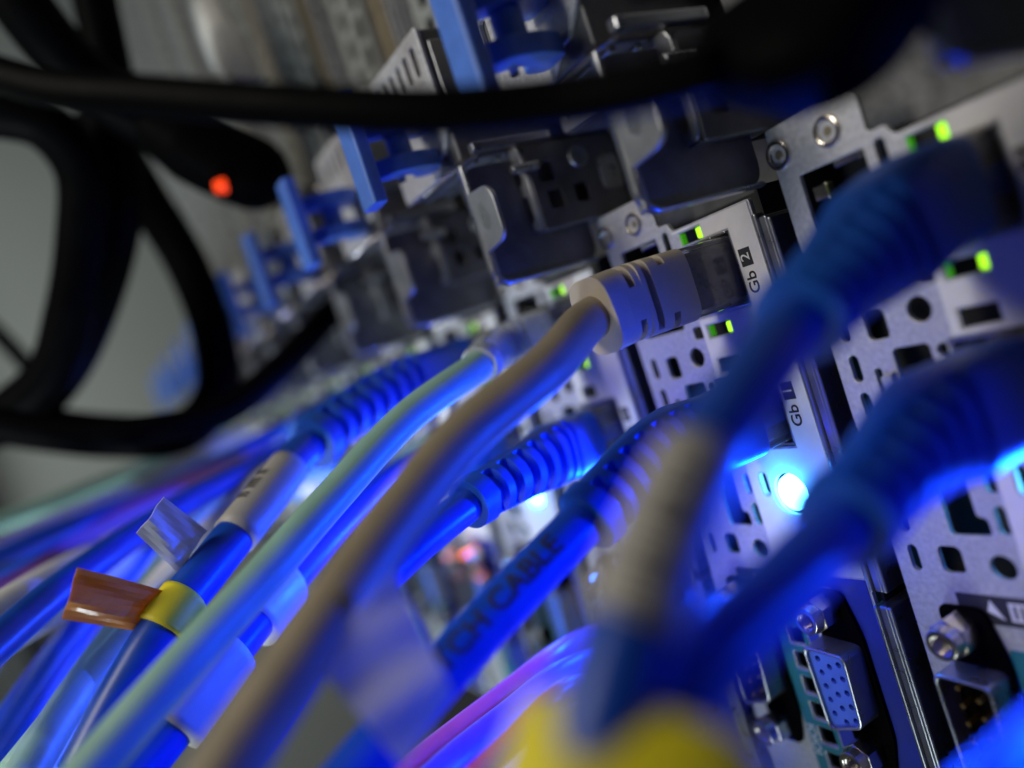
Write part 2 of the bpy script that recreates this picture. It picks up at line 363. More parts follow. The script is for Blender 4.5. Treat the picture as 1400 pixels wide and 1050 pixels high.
    b = MB(); b.box(-13.8, 1.5, -56.9, -52.6, .03, .11); mk = b.build('mark_strip', INK, t)
    tri = MB(); tri.add([(-9.6, -54.9, .14), (-7.3, -56.0, .14), (-8.9, -53.2, .14), (-9.6, -54.9, .2), (-7.3, -56.0, .2), (-8.9, -53.2, .2)], [(0, 1, 2), (3, 4, 5), (0, 1, 4, 3), (1, 2, 5, 4), (2, 0, 3, 5)])
    tri.build('triangle_mark', WHITE, mk)
    g = MB()
    for q in range(3): g.box(-6.4 + q * 1.0, -5.9 + q * 1.0, -55.9, -53.4, .14, .2)
    g.box(-6.4, -3.0, -53.7, -53.3, .205, .24); g.box(-6.4, -3.0, -56, -55.6, .205, .24); g.box(-2.7, -1.6, -56, -53.4, .14, .2); g.build('terminal_mark', WHITE, mk)
    def dsub(cv, pl, holes, goldpins, nm):
        sh = MB(); so = rounded([(cv - 4.3, -63.0), (cv + 4.4, -63.6), (cv + 3.7, -76.4), (cv - 3.9, -78.4)], 1.5)
        si = rounded([(cv - 3.7, -63.6), (cv + 3.8, -64.1), (cv + 3.15, -75.9), (cv - 3.35, -77.8)], 1.2)
        ob = plate(nm, so, [si], -1, 5.4, SATIN, t, bev=.25)
        fl = plate('flange', rounded([(cv - 3.6, -87), (cv + 3.2, -87), (cv + 5.0, -80), (cv + 5.0, -62), (cv + 3.2, -54.4), (cv - 3.6, -54.4)], 1.5), [rr(cv - 3.2, cv + 3.0, -76.5, -64.6, 1)], .2, .9, BLACK, ob, bev=.15)
        ins = plate('insert', si, holes, -1, 4.7 if pl is not BLACK else 1.5, pl, ob, bev=.05)
        if goldpins:
            p = MB()
            for r_ in range(2):
                for q in range(5 - r_): p.tube((cv - 1.4 + 2.8 * r_, -65.2 - 2.7 * q - 1.35 * r_, 0), 'w', .5, .4, 1.4, 4.6, 10)
            p.build('pins', GOLD, ob)
        for uc in (-57.8, -83.2):
            x = MB(); x.tube((cv - .4, uc, 0), 'w', 3.0, 3.0, .9, 4.6, sides=6, ri=1.55); x.tube((cv - .4, uc, 0), 'w', 2.55, 2.3, 4.6, 6.4, 30, ri=1.5); 
            x.tube((cv - .4, uc, 0), 'w', 1.5, 1.5, 0.9, 1.6, 12)
            for q in range(9): x.tube((cv - .4, uc, 0), 'w', 1.57, 1.57, 2.2 + q * .45, 2.4 + q * .45, 20, ri=1.28)
            x.build('jack_screw', CHROME, ob, bevel=.12)
    vh = []
    for r_ in range(3):
        for q in range(5): vh.append(circ(7.0 - 2.05 + 2.05 * r_, -65.3 - 2.45 * q - (0, 1.1, 0)[r_] - (.4 if r_ == 2 else 0), .55, 12))
    dsub(7.0, VGABLUE, vh, False, 'video_port'); dsub(-13.2, BLACK, [], True, 'serial_port')
    # threaded screws on the raised tongue of the panel
    for (cv, cu) in ((-20.6 + .2, 14.5), (-11.5, 14.6)):
        x = MB(); x.tube((cv, cu, 0), 'w', 2.35, 2.1, -.3, .5, 28, ri=1.55); x.build('threaded_insert', CHROME, t, bevel=.15)
        y = MB(); y.tube((cv, cu, 0), 'w', 1.5, .6, -.6, .1, 20); y.build('insert_core', COPPERY, x_parent(t))
    # ear: bent sheet standing out of the panel with its flange
    def uw(v0): return lambda a, b, h: (v0 + h, a, b)
    o1 = rounded([(11.7, 24), (11.7, 0), (34, 0), (34, 24)], 3.2, 5)
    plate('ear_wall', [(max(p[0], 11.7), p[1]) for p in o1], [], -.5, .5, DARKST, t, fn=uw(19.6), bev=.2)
    rim = MB(); rimp = [(11.7 + 3.2 - 3.2 * math.sin(a), 24 - 3.2 + 3.2 * math.cos(a)) for a in [i * math.pi / 16 for i in range(9)]]
    rimp = [(34, 24)] + rimp + [(11.7, 1.0)]
    vs, fs = [], []
    for (pu, pw) in rimp:
        for (dv, dd) in ((20.1, -.2), (21.5, 0), (21.5, .8), (20.1, 1.1)):
            cu_, cw_ = 20, 10; d = Vector((pu - cu_, pw - cw_)).normalized(); vs.append((dv - .6, pu + d.x * (dd - .3), pw + d.y * (dd - .3)))
    for i in range(len(rimp) - 1):
        for k in range(4): fs.append([i * 4 + k, i * 4 + (k + 1) % 4, i * 4 + 4 + (k + 1) % 4, i * 4 + 4 + k])
    rim.add(vs, fs); rim.build('ear_rim', SATIN, t, smooth=True)
    fl = rounded([(19.0, 17.4), (26.8, 18.5), (28.6, 19.6), (28.8, 26.8), (27.0, 28.8), (19.0, 29.2)], 1.3)
    pf = plate('ear_flange', fl, [], 23.6, 24.5, ZINC_D, t, bev=.3)
    di = plate('pressed_mark', rounded([(22.6,22),(24.6,21.2),(25.8,23.6),(24.6,26.6),(22.8,26.4)], .6), [], 24.5, 24.56, SATIN, pf, bev=.02)
    di.scale = (1, 1, 1)
    plate('ear_strip', [(19.2, 11.7), (20.9, 12.0), (21.1, 17.8), (19.2, 17.9)], [], 23.2, 24.2, ZINC_D, t, bev=.25)
    # slotted frame behind the ear flange
    plate('slotted_frame', rounded([(16.5, 19.5), (22.6, 19.5), (23.4, 22), (23.4, 34), (22.4, 35.5), (16.5, 35.5)], .8), [rr(18.4, 21.6, 21.2, 26.2, .9), rr(18.6, 21.4, 28.6, 32.4, .9)], 12.2, 13, ZINC_D, t, bev=.2)
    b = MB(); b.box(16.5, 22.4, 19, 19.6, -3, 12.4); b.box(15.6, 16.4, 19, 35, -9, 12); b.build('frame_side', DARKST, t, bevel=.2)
    # side plate with square holes and screws
    sq = [rr(27.6, 31.4, 7.0, 10.4, .6), rr(22.4, 26.0, 6.4, 9.8, .6), rr(22.6, 26.2, .3, 3.6, .6)]
    plate('side_plate', rounded([(18.9, 12.4), (18.9, -8.8), (34.8, -8.8), (34.8, 12.4)], .6), sq, -.4, .4, DARKST, t, fn=uw(-21.2), bev=.15)
    for (cu, cw, r) in ((31.2, .4, 2.3), (27.0, -6.2, 2.6)):
        x = MB(); x.tube((-20.8, cu, cw), 'v', r, r * .9, 0, .45, 28, ri=1.1); x.tube((-20.8, cu, cw), 'v', 1.05, .9, -.2, .1, 16); x.build('screw', SATIN, t, bevel=.1)
    plate('pressed_boss', rr(23.6, 30.4, -8.4, -3.4, 1.2), [circ(27.0, -6.2, 2.0)], -.1, .35, SATIN, t, fn=uw(-20.8), bev=.15)
    vs_ = [rr(-18.8 + 3.0 * q, -17.2 + 3.0 * q, u_, u_ + 5.4, .7) for q in range(4) for u_ in (38, 45.6, 53.2)]
    plate('vent_plate', rr(-20.6, -6.6, 35.8, 60.4, .6), vs_, 1.2, 1.9, ZINC_D, t, bev=.15)
    b = MB(); b.tube((23.9, 31.0, 10), 'w', .9, .9, 0, 6, 12); b.box(22.8, 24.8, 35.4, 37.2, 6, 22.8); b.box(20.6, 22.4, 41.5, 60.2, -4, 12.5); b.box(20.5, 21.1, 44, 58, 13.5, 22.6); b.build('guide_rail', SATIN, t, bevel=.3)
    # power module over it
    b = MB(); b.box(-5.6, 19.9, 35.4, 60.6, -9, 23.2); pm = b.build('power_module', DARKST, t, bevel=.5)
    gr = [rr(-4.2 + 3.9 * q, -2.2 + 3.9 * q, 53.0, 58.6, .8) for q in range(6)] + [rr(-4.2 + 3.9 * q, -2.2 + 3.9 * q, 46.4, 51.0, .8) for q in range(3)]
    plate('module_face', rounded([(-6, 35.1), (9.5, 35.1), (14.2, 38.4), (16.0, 38.2), (20.2, 42.0), (20.2, 61), (-6, 61)], .8), gr, 23.25, 24.1, ZINC, pm, bev=.2)
    x = MB(); x.tube((19.95, 55.2, 15.5), 'v', 3.4, 3.0, 0, .55, 32, ri=1.3); x.tube((19.95, 55.2, 15.5), 'v', 1.25, .9, -.2, .3, 16); x.build('screw', SATIN, pm, bevel=.12)
    b = MB()
    for q in range(4): b.tube((-3 + 6 * q, 35.4, 6), 'u', 1.5, 1.3, -.5, 0.0, 16)
    for q in range(2): b.box(-5, 19, 34.7, 35.3, 14 + 5 * q, 15.2 + 5 * q)
    b.build('underside_ribs', SATIN, pm, bevel=.2)
    x = MB(); pts = [(21.0, 35.8, 20), (18.5, 34.6, 23.5), (15.6, 33.4, 26.5), (12.5, 32.2, 28.5)]
    fr = path(pts, .8); V, F = sweep(fr, 0, fr[-1][4], lambda tt, a: (2.2 * math.cos(a), .45 * math.sin(a)), 16, 10, (0, 0, 0)); x.add(V, F); x.build('spring_clip', CHROME, pm, smooth=True)
    b = MB(); b.box(-20.9, -6.4, 35.4, 60.6, -9, 1.0); b.build('bay_wall', DARKST, t, bevel=.3)
    # blue pull handle: flat paddle, two curved hooks, pin
    hd = MB(); hd.add(*sweep(path([(15.4, 31.4, 40.2), (15.4, 40, 40.2), (15.4, 51.6, 40.2)], 1), 0, 20.2, lambda tt, a: superel(a, 3.3, 1.5, .35), 2, 32, (0, 0, 0)))
    hdo = hd.build('release_handle', LATCH, pm, bevel=.3)
    for cu in (38.2, 45.8):
        hk = []; hf = []; n = 12
        prof = [(8.6 + 6 - 6.2 * math.cos(math.radians(a)), 29 + 9.0 * math.sin(math.radians(a))) for a in range(0, 181, 15)]
        o_ = [(9.6, 24.4), (15.8, 24.4), (17.2, 29), (16.6, 34.5), (13.8, 37.6), (11.2, 37.0), (11.4, 34.0), (13.0, 31.6), (12.2, 29), (9.6, 28.6)]
        plate('handle_hook', rounded(o_, 1.6, 5), [], cu - 1.6, cu + 1.6, LATCH, hdo, fn=lambda a, b_, h: (a, h, b_), bev=.3)
    x = MB(); x.tube((13.2, 0, 32.5), 'u', .7, .7, 35.5, 49.8, 14); x.build('pin', CHROME, hdo)
    x = MB(); x.tube((13.4, 0, 31.2), 'u', 2.3, 2.3, 39.8, 44.2, 24); x.build('handle_barrel', LATCH, hdo, bevel=.3)
    # upper panel: rails, perforated strip, warm trim strip
    if True:
        hs = []
        q = 0
        while 64 + q * 8.2 < 300 and q < 20:
            hs.append(rr(-16.4, -12.4, 65 + q * 8.2, 70.4 + q * 8.2, .4)); hs.append(rr(-7.4, -3.2, 66.5 + q * 8.2, 72.6 + q * 8.2, .4)); q += 1
        plate('upper_panel', rr(-20.6, -.6, 61.4, 318, .3), hs, -1, 0, GREYP, t, bev=.12)
        b = MB(); b.box(5.4, 14.6, 61.4, 318, -6, 1.2); b.box(8.6, 10.0, 61.4, 318, 1.2, 1.9); b.build('trim_strip', COPPERY, t, bevel=.4)
        b = MB(); b.box(17.2, 17.9, 61.4, 318, -9, 3.2); b.box(18.5, 20.2, 61.4, 318, -9, 2.2); b.box(-21.7, -20.9, 61.4, 318, -9, 2.8); b.build('rail', SATIN, t, bevel=.25)
    return t
def x_parent(t): return t

SERVER_LABELS = [
 'nearest server at the right edge, with both big blurred blue plugs in its network ports',
 'server in focus holding the sharp beige plug and a blue video port',
 'server just left of the beige plug, its upper port holding the pale ribbed translucent boot',
 'third server left of the beige plug, a blurred blue boot in its upper port',
 'server whose orange lamp glows between two blue cables in the lower middle',
 'sixth server up the rack, last one with a clear blue handle beside the black loop',
 'seventh server up the rack, far and blurred behind the black cords',
 'eighth server up the rack, far and blurred behind the black cords',
 'ninth server up the rack, far and blurred, crossed by the hanging black plug',
 'tenth server up the rack, far and strongly blurred',
 'eleventh server up the rack, far and strongly blurred',
 'twelfth and farthest server of the rack beside the grey wall']
src = make_server(SERVER_LABELS[0])
def copy_tree(o, parent=None):
    c = o.copy(); COL.objects.link(c)
    if parent: c.parent = parent
    for ch in o.children: copy_tree(ch, c)
    return c
servers = [src]
for k in range(1, 12):
    c = copy_tree(src); c.location = W(-PITCH * k, 0, 0); c['label'] = SERVER_LABELS[k]; servers.append(c)
# status lamp only the fifth server shows lit
x = MB(); x.tube((1.6, -57.6, 0), 'w', 1.9, 1.7, .1, 4.6, 20); x.build('status_led', O_LED, servers[4])
for k in range(-1, 8):
    spot('identification_lamp', (5.8 - PITCH * k, -37.9, 1.2), (.42, .46, .38, .34, .22, .2, .18, .18, .0, .07)[k], BLUE, 2.2)
for k in range(1, 4): point('identification_glow', (5.8 - PITCH * k, -36.5, 2.4), .006, (.02, .32, 1), 1.5)
point('status_lamp', (1.6 - PITCH * 4, -59.5, 4), .0007, (1, .2, .04), 1.5)

# ================================================================= cables
def cable(name, label, cat, pts, r, m, group=None, org=None, r2=None, nar=20):
    org = org or pts[0]; t = empty(name, label, cat, org, group)
    fr = path(pts, 1.5); Ls = fr[-1][4]; r2 = r2 or r
    V, F = sweep(fr, 0, Ls, lambda tt, a: ((r + (r2 - r) * tt) * math.cos(a), (r + (r2 - r) * tt) * math.sin(a)), max(20, int(Ls / 1.6)), nar, org)
    done('cable_jacket', V, F, m, t, smooth=True)
    return t, fr, org

def boot(t, fr, org, s0, s1, m, r0=6.2, r1=4.4, ribs=7, clear=False, bodyf=0.36, name='strain_relief_boot'):
    """long tapered boot: squarish at the plug, round at the cable, with half-round relief slots and an end collar"""
    L = s1 - s0
    def f(tt, a):
        body = bodyf; k = max(0, min(1, (tt - body) / (1 - body))); e = .45 + .55 * min(1, k * 2)
        r = r0 * (1 - k) + r1 * k
        x, y = superel(a, r * (.86 + .14 * k), r, e)
        g = 1.0
        if tt > body and tt < .94:
            ph = ((tt - body) / (.94 - body)) * ribs; fr_ = ph % 1; side = int(ph) % 2
            c = math.cos(a * 1)            # slots on +v / -v faces, webs between
            win = abs(math.sin(a)) < .93
            if .26 < fr_ < .74 and win: g = .6
        if tt >= .93: g = 1.13
        return x * g, y * g
    V, F = sweep(fr, s0, s1, f, 150, 56, org)
    o = done(name, V, F, m, t, smooth=False, bevel=0)
    return o
def plug(t, fr, org, s0, s1, clearmat=CLEAR):
    V, F = sweep(fr, s0, s1, lambda tt, a: superel(a, 3.9, 5.75, .22), 4, 40, org); o = done('plug_body', V, F, clearmat, t, bevel=.15)
    V, F = sweep(fr, s0 + 1, s1 - .5, lambda tt, a: superel(a, 2.4, 4.6, .3), 3, 24, org); done('wire_block', V, F, WIREB, o)
    V, F = sweep(fr, s0 + .6, s0 + 3.2, lambda tt, a: (4.0 + .15 * math.cos(a), 3.9 * math.sin(a)), 2, 12, org); done('contacts', V, F, GOLD, o)
    return o
def band(t, fr, org, s0, s1, rx, ry, m, name='cable_label', e=1.0, n=24, rot=0.0):
    def f(tt, a):
        x, y = superel(a, rx, ry, e); return (x * math.cos(rot) - y * math.sin(rot), x * math.sin(rot) + y * math.cos(rot))
    V, F = sweep(fr, s0, s1, f, 10, n, org); return done(name, V, F, m, t, smooth=(e >= .9), bevel=0)
def wrap_text(t, fr, org, s, s_mid, size, r, ang, m, name, flip=1, sx=1.0):
    def fn(x, y, z):
        p, T, N, B = frame(fr, max(0.1, s_mid - flip * x)); a = ang + flip * y / r
        q = p + (N * math.cos(a) + B * math.sin(a)) * (r + .05 + z)
        return (q[0] - org[0], q[1] - org[1], q[2] - org[2])
    return text_obj(name, s, size, m, t, fn, .02, sx=sx, cut=.28, bold=.05)
def s_at(fr, px, py):           # arc length where the path passes nearest a pixel of the photograph
    best = None
    for (p, T, N, B, s) in fr:
        d = [p[i] - CC[i] for i in range(3)]; z = sum(RR[2][i] * d[i] for i in range(3))
        if z < 5: continue
        X = 700 + FPX * sum(RR[0][i] * d[i] for i in range(3)) / z; Y = 525 + FPX * sum(RR[1][i] * d[i] for i in range(3)) / z
        q = (X - px) ** 2 + (Y - py) ** 2
        if best is None or q < best[0]: best = (q, s)
    return best[1]
def cam_ang(fr, s, dx, dy):      # angle round the cable that faces image direction (dx,dy) plus the viewer
    p, T, N, B = frame(fr, s)
    d = Vector([RR[0][i] * dx + RR[1][i] * dy - RR[2][i] for i in range(3)])
    return math.atan2(d.dot(B), d.dot(N))

def sheet(name, quad, m, parent, org, th=.25, wav=0.0):
    """thin film flag from four corner points, slightly curved"""
    n = 10; V = []; A, B, C_, D = [Vector(p) for p in quad]; nrm = (B - A).cross(D - A).normalized()
    for h in (0, th):
        for i in range(n + 1):
            for j in range(n + 1):
                s_, t_ = i / n, j / n; p = A.lerp(B, s_).lerp(D.lerp(C_, s_), t_) + nrm * (h + wav * math.sin(s_ * 5 + t_ * 1.5) + wav * .4 * math.sin(s_ * 13 + t_ * 4))
                V.append(tuple(p - Vector(org)))
    F = []; m1 = (n + 1) ** 2
    for i in range(n):
        for j in range(n):
            q = i * (n + 1) + j; F.append([q, q + 1, q + n + 2, q + n + 1]); F.append([m1 + q, m1 + q + 1, m1 + q + n + 2, m1 + q + n + 1])
    def edge(l):
        for a, b in zip(l, l[1:]): F.append([a, b, b + m1, a + m1])
    edge([j for j in range(n + 1)]); edge([n * (n + 1) + j for j in range(n + 1)]); edge([i * (n + 1) for i in range(n + 1)]); edge([i * (n + 1) + n for i in range(n + 1)])
    return done(name, V, F, m, parent, smooth=False)
# --- beige cable in focus, straight short boot with slots
pts = [(-39.2, .9, -6), (-39.2, .9, 4), (-39.2, .9, 14), (-39.2, .8, 22), (-39.1, .4, 27.5), at(752, 498, 113), at(640, 592, 105), at(540, 712, 94), at(440, 858, 84), at(350, 990, 78), at(290, 1085, 74), at(200, 1230, 70)]
bt, bf, bo = cable('network_cable', 'beige network cable in sharp focus plugged into the port marked Gb 2', 'cable', pts[3:], 3.3, BEIGE, 'network patch cables', org=(-39.2, .9, 0))
fr0 = path(pts[:5], .5)
plug(bt, fr0, bo, 0, 17)
def bboot(tt, a):
    rx, ry = 4.5, 6.0
    if tt > .8: rx, ry = 4.5 + (tt - .8) * 2, 6.0
    g = 1.0
    x, y = superel(a, rx, ry, .45 if tt < .6 else .62)
    for (c, w_, lo, hi) in ((.30, .035, .45, 9), (.30, .035, -9, -.45 + .1), (.50, .035, -.75, 9), (.70, .035, .25, 9), (.70, .035, -9, -.35)):
        if abs(tt - c) < w_ and lo < math.sin(a) < hi and math.cos(a) > -.3: g = .72
    return x * g, y * g
V, F = sweep(fr0, 15.8, 32.6, bboot, 150, 96, bo); bb = done('strain_relief_boot', V, F, BOOTBEIGE, bt, smooth=False)
V, F = sweep(fr0, 16.8, 21.0, lambda tt, a: superel(a, 4.62, 4.4, .1), 3, 8, bo)

# --- pale green-grey cable from the server to the left, translucent ribbed boot
k = -PITCH * 2
pts = [(k + 5, .9, -6), (k + 5, .9, 6), (k + 5, .6, 20), at(655, 500, 152), at(560, 568, 140), at(455, 680, 127), at(350, 800, 114), at(245, 915, 104), at(140, 1035, 97), at(40, 1160, 90)]
ct, cf, co = cable('network_cable', 'pale green grey network cable with translucent ribbed boot, left of the beige one', 'cable', pts, 2.85, TEAL, 'network patch cables')
plug(ct, cf, co, 0, 15); boot(ct, cf, co, 14, s_at(cf, 655, 500), SMOKE, 5.0, 3.3, 12, bodyf=.2)

# --- blue cables
def blue(label, v0, u0, rest, s1px, r=2.9, r0=6.0, r1=3.8, cm=CBLUE, bm=BBLUE, w1=10, clear=CLEAR, ribs=7, bodyf=.36):
    pts = [(v0, u0, -6), (v0, u0, 3), (v0, u0, w1)] + rest
    t, f, o = cable('network_cable', label, 'cable', pts, r, cm, 'network patch cables')
    plug(t, f, o, 0, 13, clear); s1 = s_at(f, *s1px); boot(t, f, o, 11.5, s1, bm, r0, r1, ribs=ribs, bodyf=bodyf)
    return t, f, o, s1
et, ef, eo, es = blue('blue cable printed PATCH CABLE, plugged into the port marked Gb 1', -39.2, -23.1, [at(890, 628, 122), at(800, 712, 114), at(700, 815, 107), at(600, 925, 100), at(505, 1035, 93), at(420, 1140, 87)], (800, 712), r=3.3, r0=6.2, r1=4.2)
sm = s_at(ef, 655, 862)
wrap_text(et, ef, eo, 'PATCH CABLE', sm - 1, 4.3, 3.3, cam_ang(ef, sm, -.28, -.28), INK, 'jacket_print', 1, sx=1.02)
sheet('label_flag', [at(540, 780, 84), at(618, 948, 83), at(550, 1050, 79), at(430, 904, 80)], PAPER, et, eo, .25, .6)
dt, df, do, ds = blue('bright blue cable with ribbed boot beside the small round glowing blue lamp', 5 - PITCH * 2, -23.1, [at(740, 632, 152), at(640, 690, 136), at(530, 782, 122), at(440, 880, 112), at(360, 1000, 104), at(270, 1110, 98)], (640, 694))
ft, ff, fo, fs = blue('big blurred blue cable plugged into the upper port of the nearest server', 4.9, .9, [at(1195, 335, 88), at(1088, 440, 78), at(1010, 548, 66), at(945, 650, 58), at(885, 790, 53), at(838, 930, 50), at(800, 1080, 48), at(770, 1200, 46)], (1088, 440), r=2.95, r0=6.2, r1=4.0, ribs=6, bodyf=.42)
gt, gf, go, gs = blue('big blurred blue cable plugged into the lower port of the nearest server', 4.9, -23.1, [at(1260, 600, 86), at(1150, 718, 74), at(1060, 812, 64), at(965, 905, 56), at(890, 1000, 52), at(840, 1100, 50), at(790, 1220, 48)], (1150, 718), r=3.0, r0=6.3, r1=4.0, ribs=6, bodyf=.40)
band(ft, ff, fo, s_at(ff, 950, 625), s_at(ff, 858, 868), 3.25, 3.25, LABELTXT, 'wrap_label', 1.0, 32)
tx = s_at(ff, 900, 760)
wrap_text(ft, ff, fo, 'II III IIII II', tx, 3.2, 3.3, cam_ang(ff, tx, -.3, 0), INK, 'label_print', 1)
yw = empty('cable_wrap', 'blurred yellow wrap holding the two big blue cables together at the bottom edge', 'cable wrap', at(870, 1060, 50))
yo = at(870, 1060, 50); yf = path([at(888, 1036, 52.5), at(878, 1085, 51), at(860, 1150, 49.5), at(850, 1250, 48)], .8)
ya = cam_ang(yf, 3, 1, 0) * 0
def yfn(tt, a):
    p, T, N, B = frame(yf, yf[-1][4] * tt); e = Vector(RR[0]); c0 = math.atan2(e.dot(B), e.dot(N))
    x, y = superel(a, 8.8, 7.0, .8); return (x * math.cos(c0) - y * math.sin(c0), x * math.sin(c0) + y * math.cos(c0))
V, F = sweep(yf, 0, yf[-1][4], yfn, 20, 40, yo); done('wrap_band', V, F, YELLOW, yw, smooth=True)
it = cable('network_cable', 'dark blurred blue cable crossing the bottom right corner', 'cable', [(7, -70, 9), (7, -71, 20), at(1480, 1000, 74), at(1425, 1060, 66), at(1360, 1140, 58), at(1300, 1240, 52)], 4.2, CBLUE_SHADE, 'network patch cables')
# left blue cable with label, yellow ring and flags
k3 = 5 - PITCH * 3
lt, lf, lo, ls = blue('blurred blue cable with a printed label, a yellow ring and an orange flag', k3, .9, [at(520, 540, 188), at(425, 607, 168), at(355, 690, 150), at(285, 778, 138), at(228, 850, 130), at(170, 945, 124), at(110, 1060, 118)], (425, 607), r=3.6, r0=6.0, r1=5.0)
band(lt, lf, lo, s_at(lf, 400, 640), s_at(lf, 318, 728), 3.95, 3.95, LABELTXT, 'printed_label', 1.0)
for q, tx in enumerate(('II IIII II', 'III I III')):
    sm = s_at(lf, 358, 686); wrap_text(lt, lf, lo, tx, sm, 3.2, 4.0, cam_ang(lf, sm, -.5, -.4) + q * .95, INK, 'label_print', 1)
band(lt, lf, lo, s_at(lf, 248, 812), s_at(lf, 220, 862), 4.1, 4.1, YELLOW, 'yellow_ring', 1.0)
sheet('orange_flag', [at(245, 815, 131), at(225, 868, 131), at(84, 846, 122), at(106, 778, 122)], ORANGE, lt, lo, .2, .7)
sheet('white_flag', [at(284, 726, 138), at(244, 784, 136), at(186, 729, 131), at(225, 680, 133)], PAPER, lt, lo, .2, .5)
# blue cable between the pale and the beige one with two labels
ht, hf, ho, hs = blue('blue cable running between the pale green and the beige cable with two white labels', k3, -23.1, [at(560, 640, 200), at(480, 705, 176), at(400, 790, 150), at(335, 868, 136), at(265, 960, 126), at(185, 1060, 118), at(110, 1150, 110)], (600, 610), r=3.3)
band(ht, hf, ho, s_at(hf, 395, 795), s_at(hf, 350, 850), 3.6, 5.2, PAPER, 'wrap_label', .9)
band(ht, hf, ho, s_at(hf, 315, 893), s_at(hf, 240, 990), 3.6, 4.8, LABELTXT, 'printed_label', .9)
for q, tx in enumerate(('III II III', 'I IIII II')):
    sm = s_at(hf, 278, 940); wrap_text(ht, hf, ho, tx, sm, 3.4, 4.5, cam_ang(hf, sm, -.5, -.4) + q * .85, INK, 'label_print', 1)

# --- far bundle of patch cables sweeping down to the left
rnd = random.Random(11)
FARM = [(CBLUE, 'blue'), (TEAL, 'pale green'), (CGREY, 'grey'), (CPURP, 'violet'), (CWHITE, 'white')]
far = [  # server, jack, colour, end points (px, py, depth)
 (4, 0, 0, [(420, 600, 235), (250, 690, 190), (90, 800, 150), (-60, 930, 120)]),
 (4, 1, 1, [(430, 640, 230), (290, 760, 180), (150, 900, 150), (20, 1060, 130)]),
 (5, 0, 0, [(380, 590, 280), (230, 670, 240), (60, 740, 200), (-100, 820, 170)]),
 (5, 1, 3, [(380, 620, 280), (200, 690, 230), (60, 760, 200), (-80, 850, 180)]),
 (6, 0, 2, [(340, 590, 320), (200, 660, 280), (60, 720, 240), (-100, 790, 200)]),
 (6, 1, 0, [(340, 640, 300), (200, 760, 230), (80, 890, 180), (-40, 1060, 150)]),
 (7, 0, 1, [(330, 590, 360), (200, 640, 310), (40, 700, 270), (-100, 750, 240)]),
 (7, 1, 0, [(300, 660, 320), (160, 800, 230), (60, 950, 180), (-20, 1120, 150)]),
 (8, 0, 0, [(300, 600, 400), (160, 680, 330), (20, 760, 270), (-120, 830, 230)]),
 (8, 1, 4, [(300, 640, 380), (190, 730, 260), (60, 810, 170), (-100, 920, 120)]),
 (9, 0, 1, [(280, 610, 440), (140, 720, 330), (10, 860, 240), (-60, 1000, 200)]),
 (9, 1, 2, [(280, 640, 420), (190, 810, 260), (110, 960, 190), (40, 1100, 160)]),

 (5, 1, 4, [(390, 650, 220), (260, 770, 190), (130, 930, 165), (40, 1080, 145)]),
 (6, 1, 1, [(300, 690, 260), (170, 850, 170), (70, 1000, 130), (0, 1120, 110)]),
 (7, 1, 3, [(300, 640, 330), (150, 740, 240), (0, 880, 170), (-100, 1000, 140)]),
 (8, 1, 4, [(280, 660, 330), (140, 780, 210), (-10, 870, 160), (-120, 950, 130)]),
 (9, 0, 0, [(240, 660, 360), (110, 770, 250), (-20, 830, 200), (-120, 880, 170)]),
 (10, 0, 4, [(250, 620, 450), (120, 700, 330), (-20, 770, 270), (-120, 820, 240)]),
]
where = ['highest of the far blurred bundle', 'lowest of its colour in the left bundle', 'second from the top of the far bundle', 'running diagonally through the left bundle', 'along the upper edge of the far bundle', 'low in the left bottom corner', 'thin and far, beside the grey wall', 'steepest in the left bottom corner', 'thin and far under the black loop', 'thick bright one below the orange flag level at the left edge', 'curving through the left bottom corner', 'steep one left of the pale green cable', 'steep one just under the yellow ring', 'lowest of its colour at the bottom left', 'crossing the left bottom bundle to the photo edge', 'thick bright one at the left edge, second from below', 'passing behind the orange flag to the left edge', 'thick, farthest and highest, along the grey wall']
for i, (k, j, c, ps) in enumerate(far):
    v0, u0 = 5 - PITCH * k, (.9, -23.1)[j]; m, cn = FARM[c]
    r = 3.0 if c != 4 else 5.0
    t, f, o = cable('network_cable', 'blurred %s patch cable, %s' % (cn, where[i]), 'cable', [(v0, u0, -6), (v0, u0, 8), (v0 + 1, u0 - 2, 26)] + [at(*p) for p in ps], r, m, 'network patch cables', nar=14)
    plug(t, f, o, 0, 12); boot(t, f, o, 11.5, 36, BBLUE if c == 0 else m, 5.8, 4.2)
for i, (m, cn, ps, r) in enumerate([(CREDLIT, 'pink', [(760, 905, 150), (690, 960, 140), (600, 1030, 130), (520, 1100, 120)], 3.0), (CPURP, 'violet', [(770, 930, 140), (700, 985, 130), (620, 1050, 120), (560, 1110, 110)], 3.2),
        (CWHITE, 'white', [(800, 975, 125), (735, 1020, 118), (660, 1080, 112)], 2.2), (CREDLIT, 'pink', [(760, 950, 112), (700, 1010, 108), (640, 1070, 104)], 1.5)]):  # pink and violet jackets here carry red lamp glow as colour
    kk = [(-102, -70, 6), (-82, -70, 7), (-82, -89, 5), (-102, -88, 5)][i]
    cable('network_cable', ['pink cable glowing low between the wrapped label and the yellow band', 'violet cable low beside the yellow band', 'white cable low beside the yellow band', 'thin pink cable lowest beside the yellow band', 'dark blue cable low behind the pink one'][i], 'cable', [kk] + [at(*p) for p in ps], r, m, 'network patch cables', nar=14)

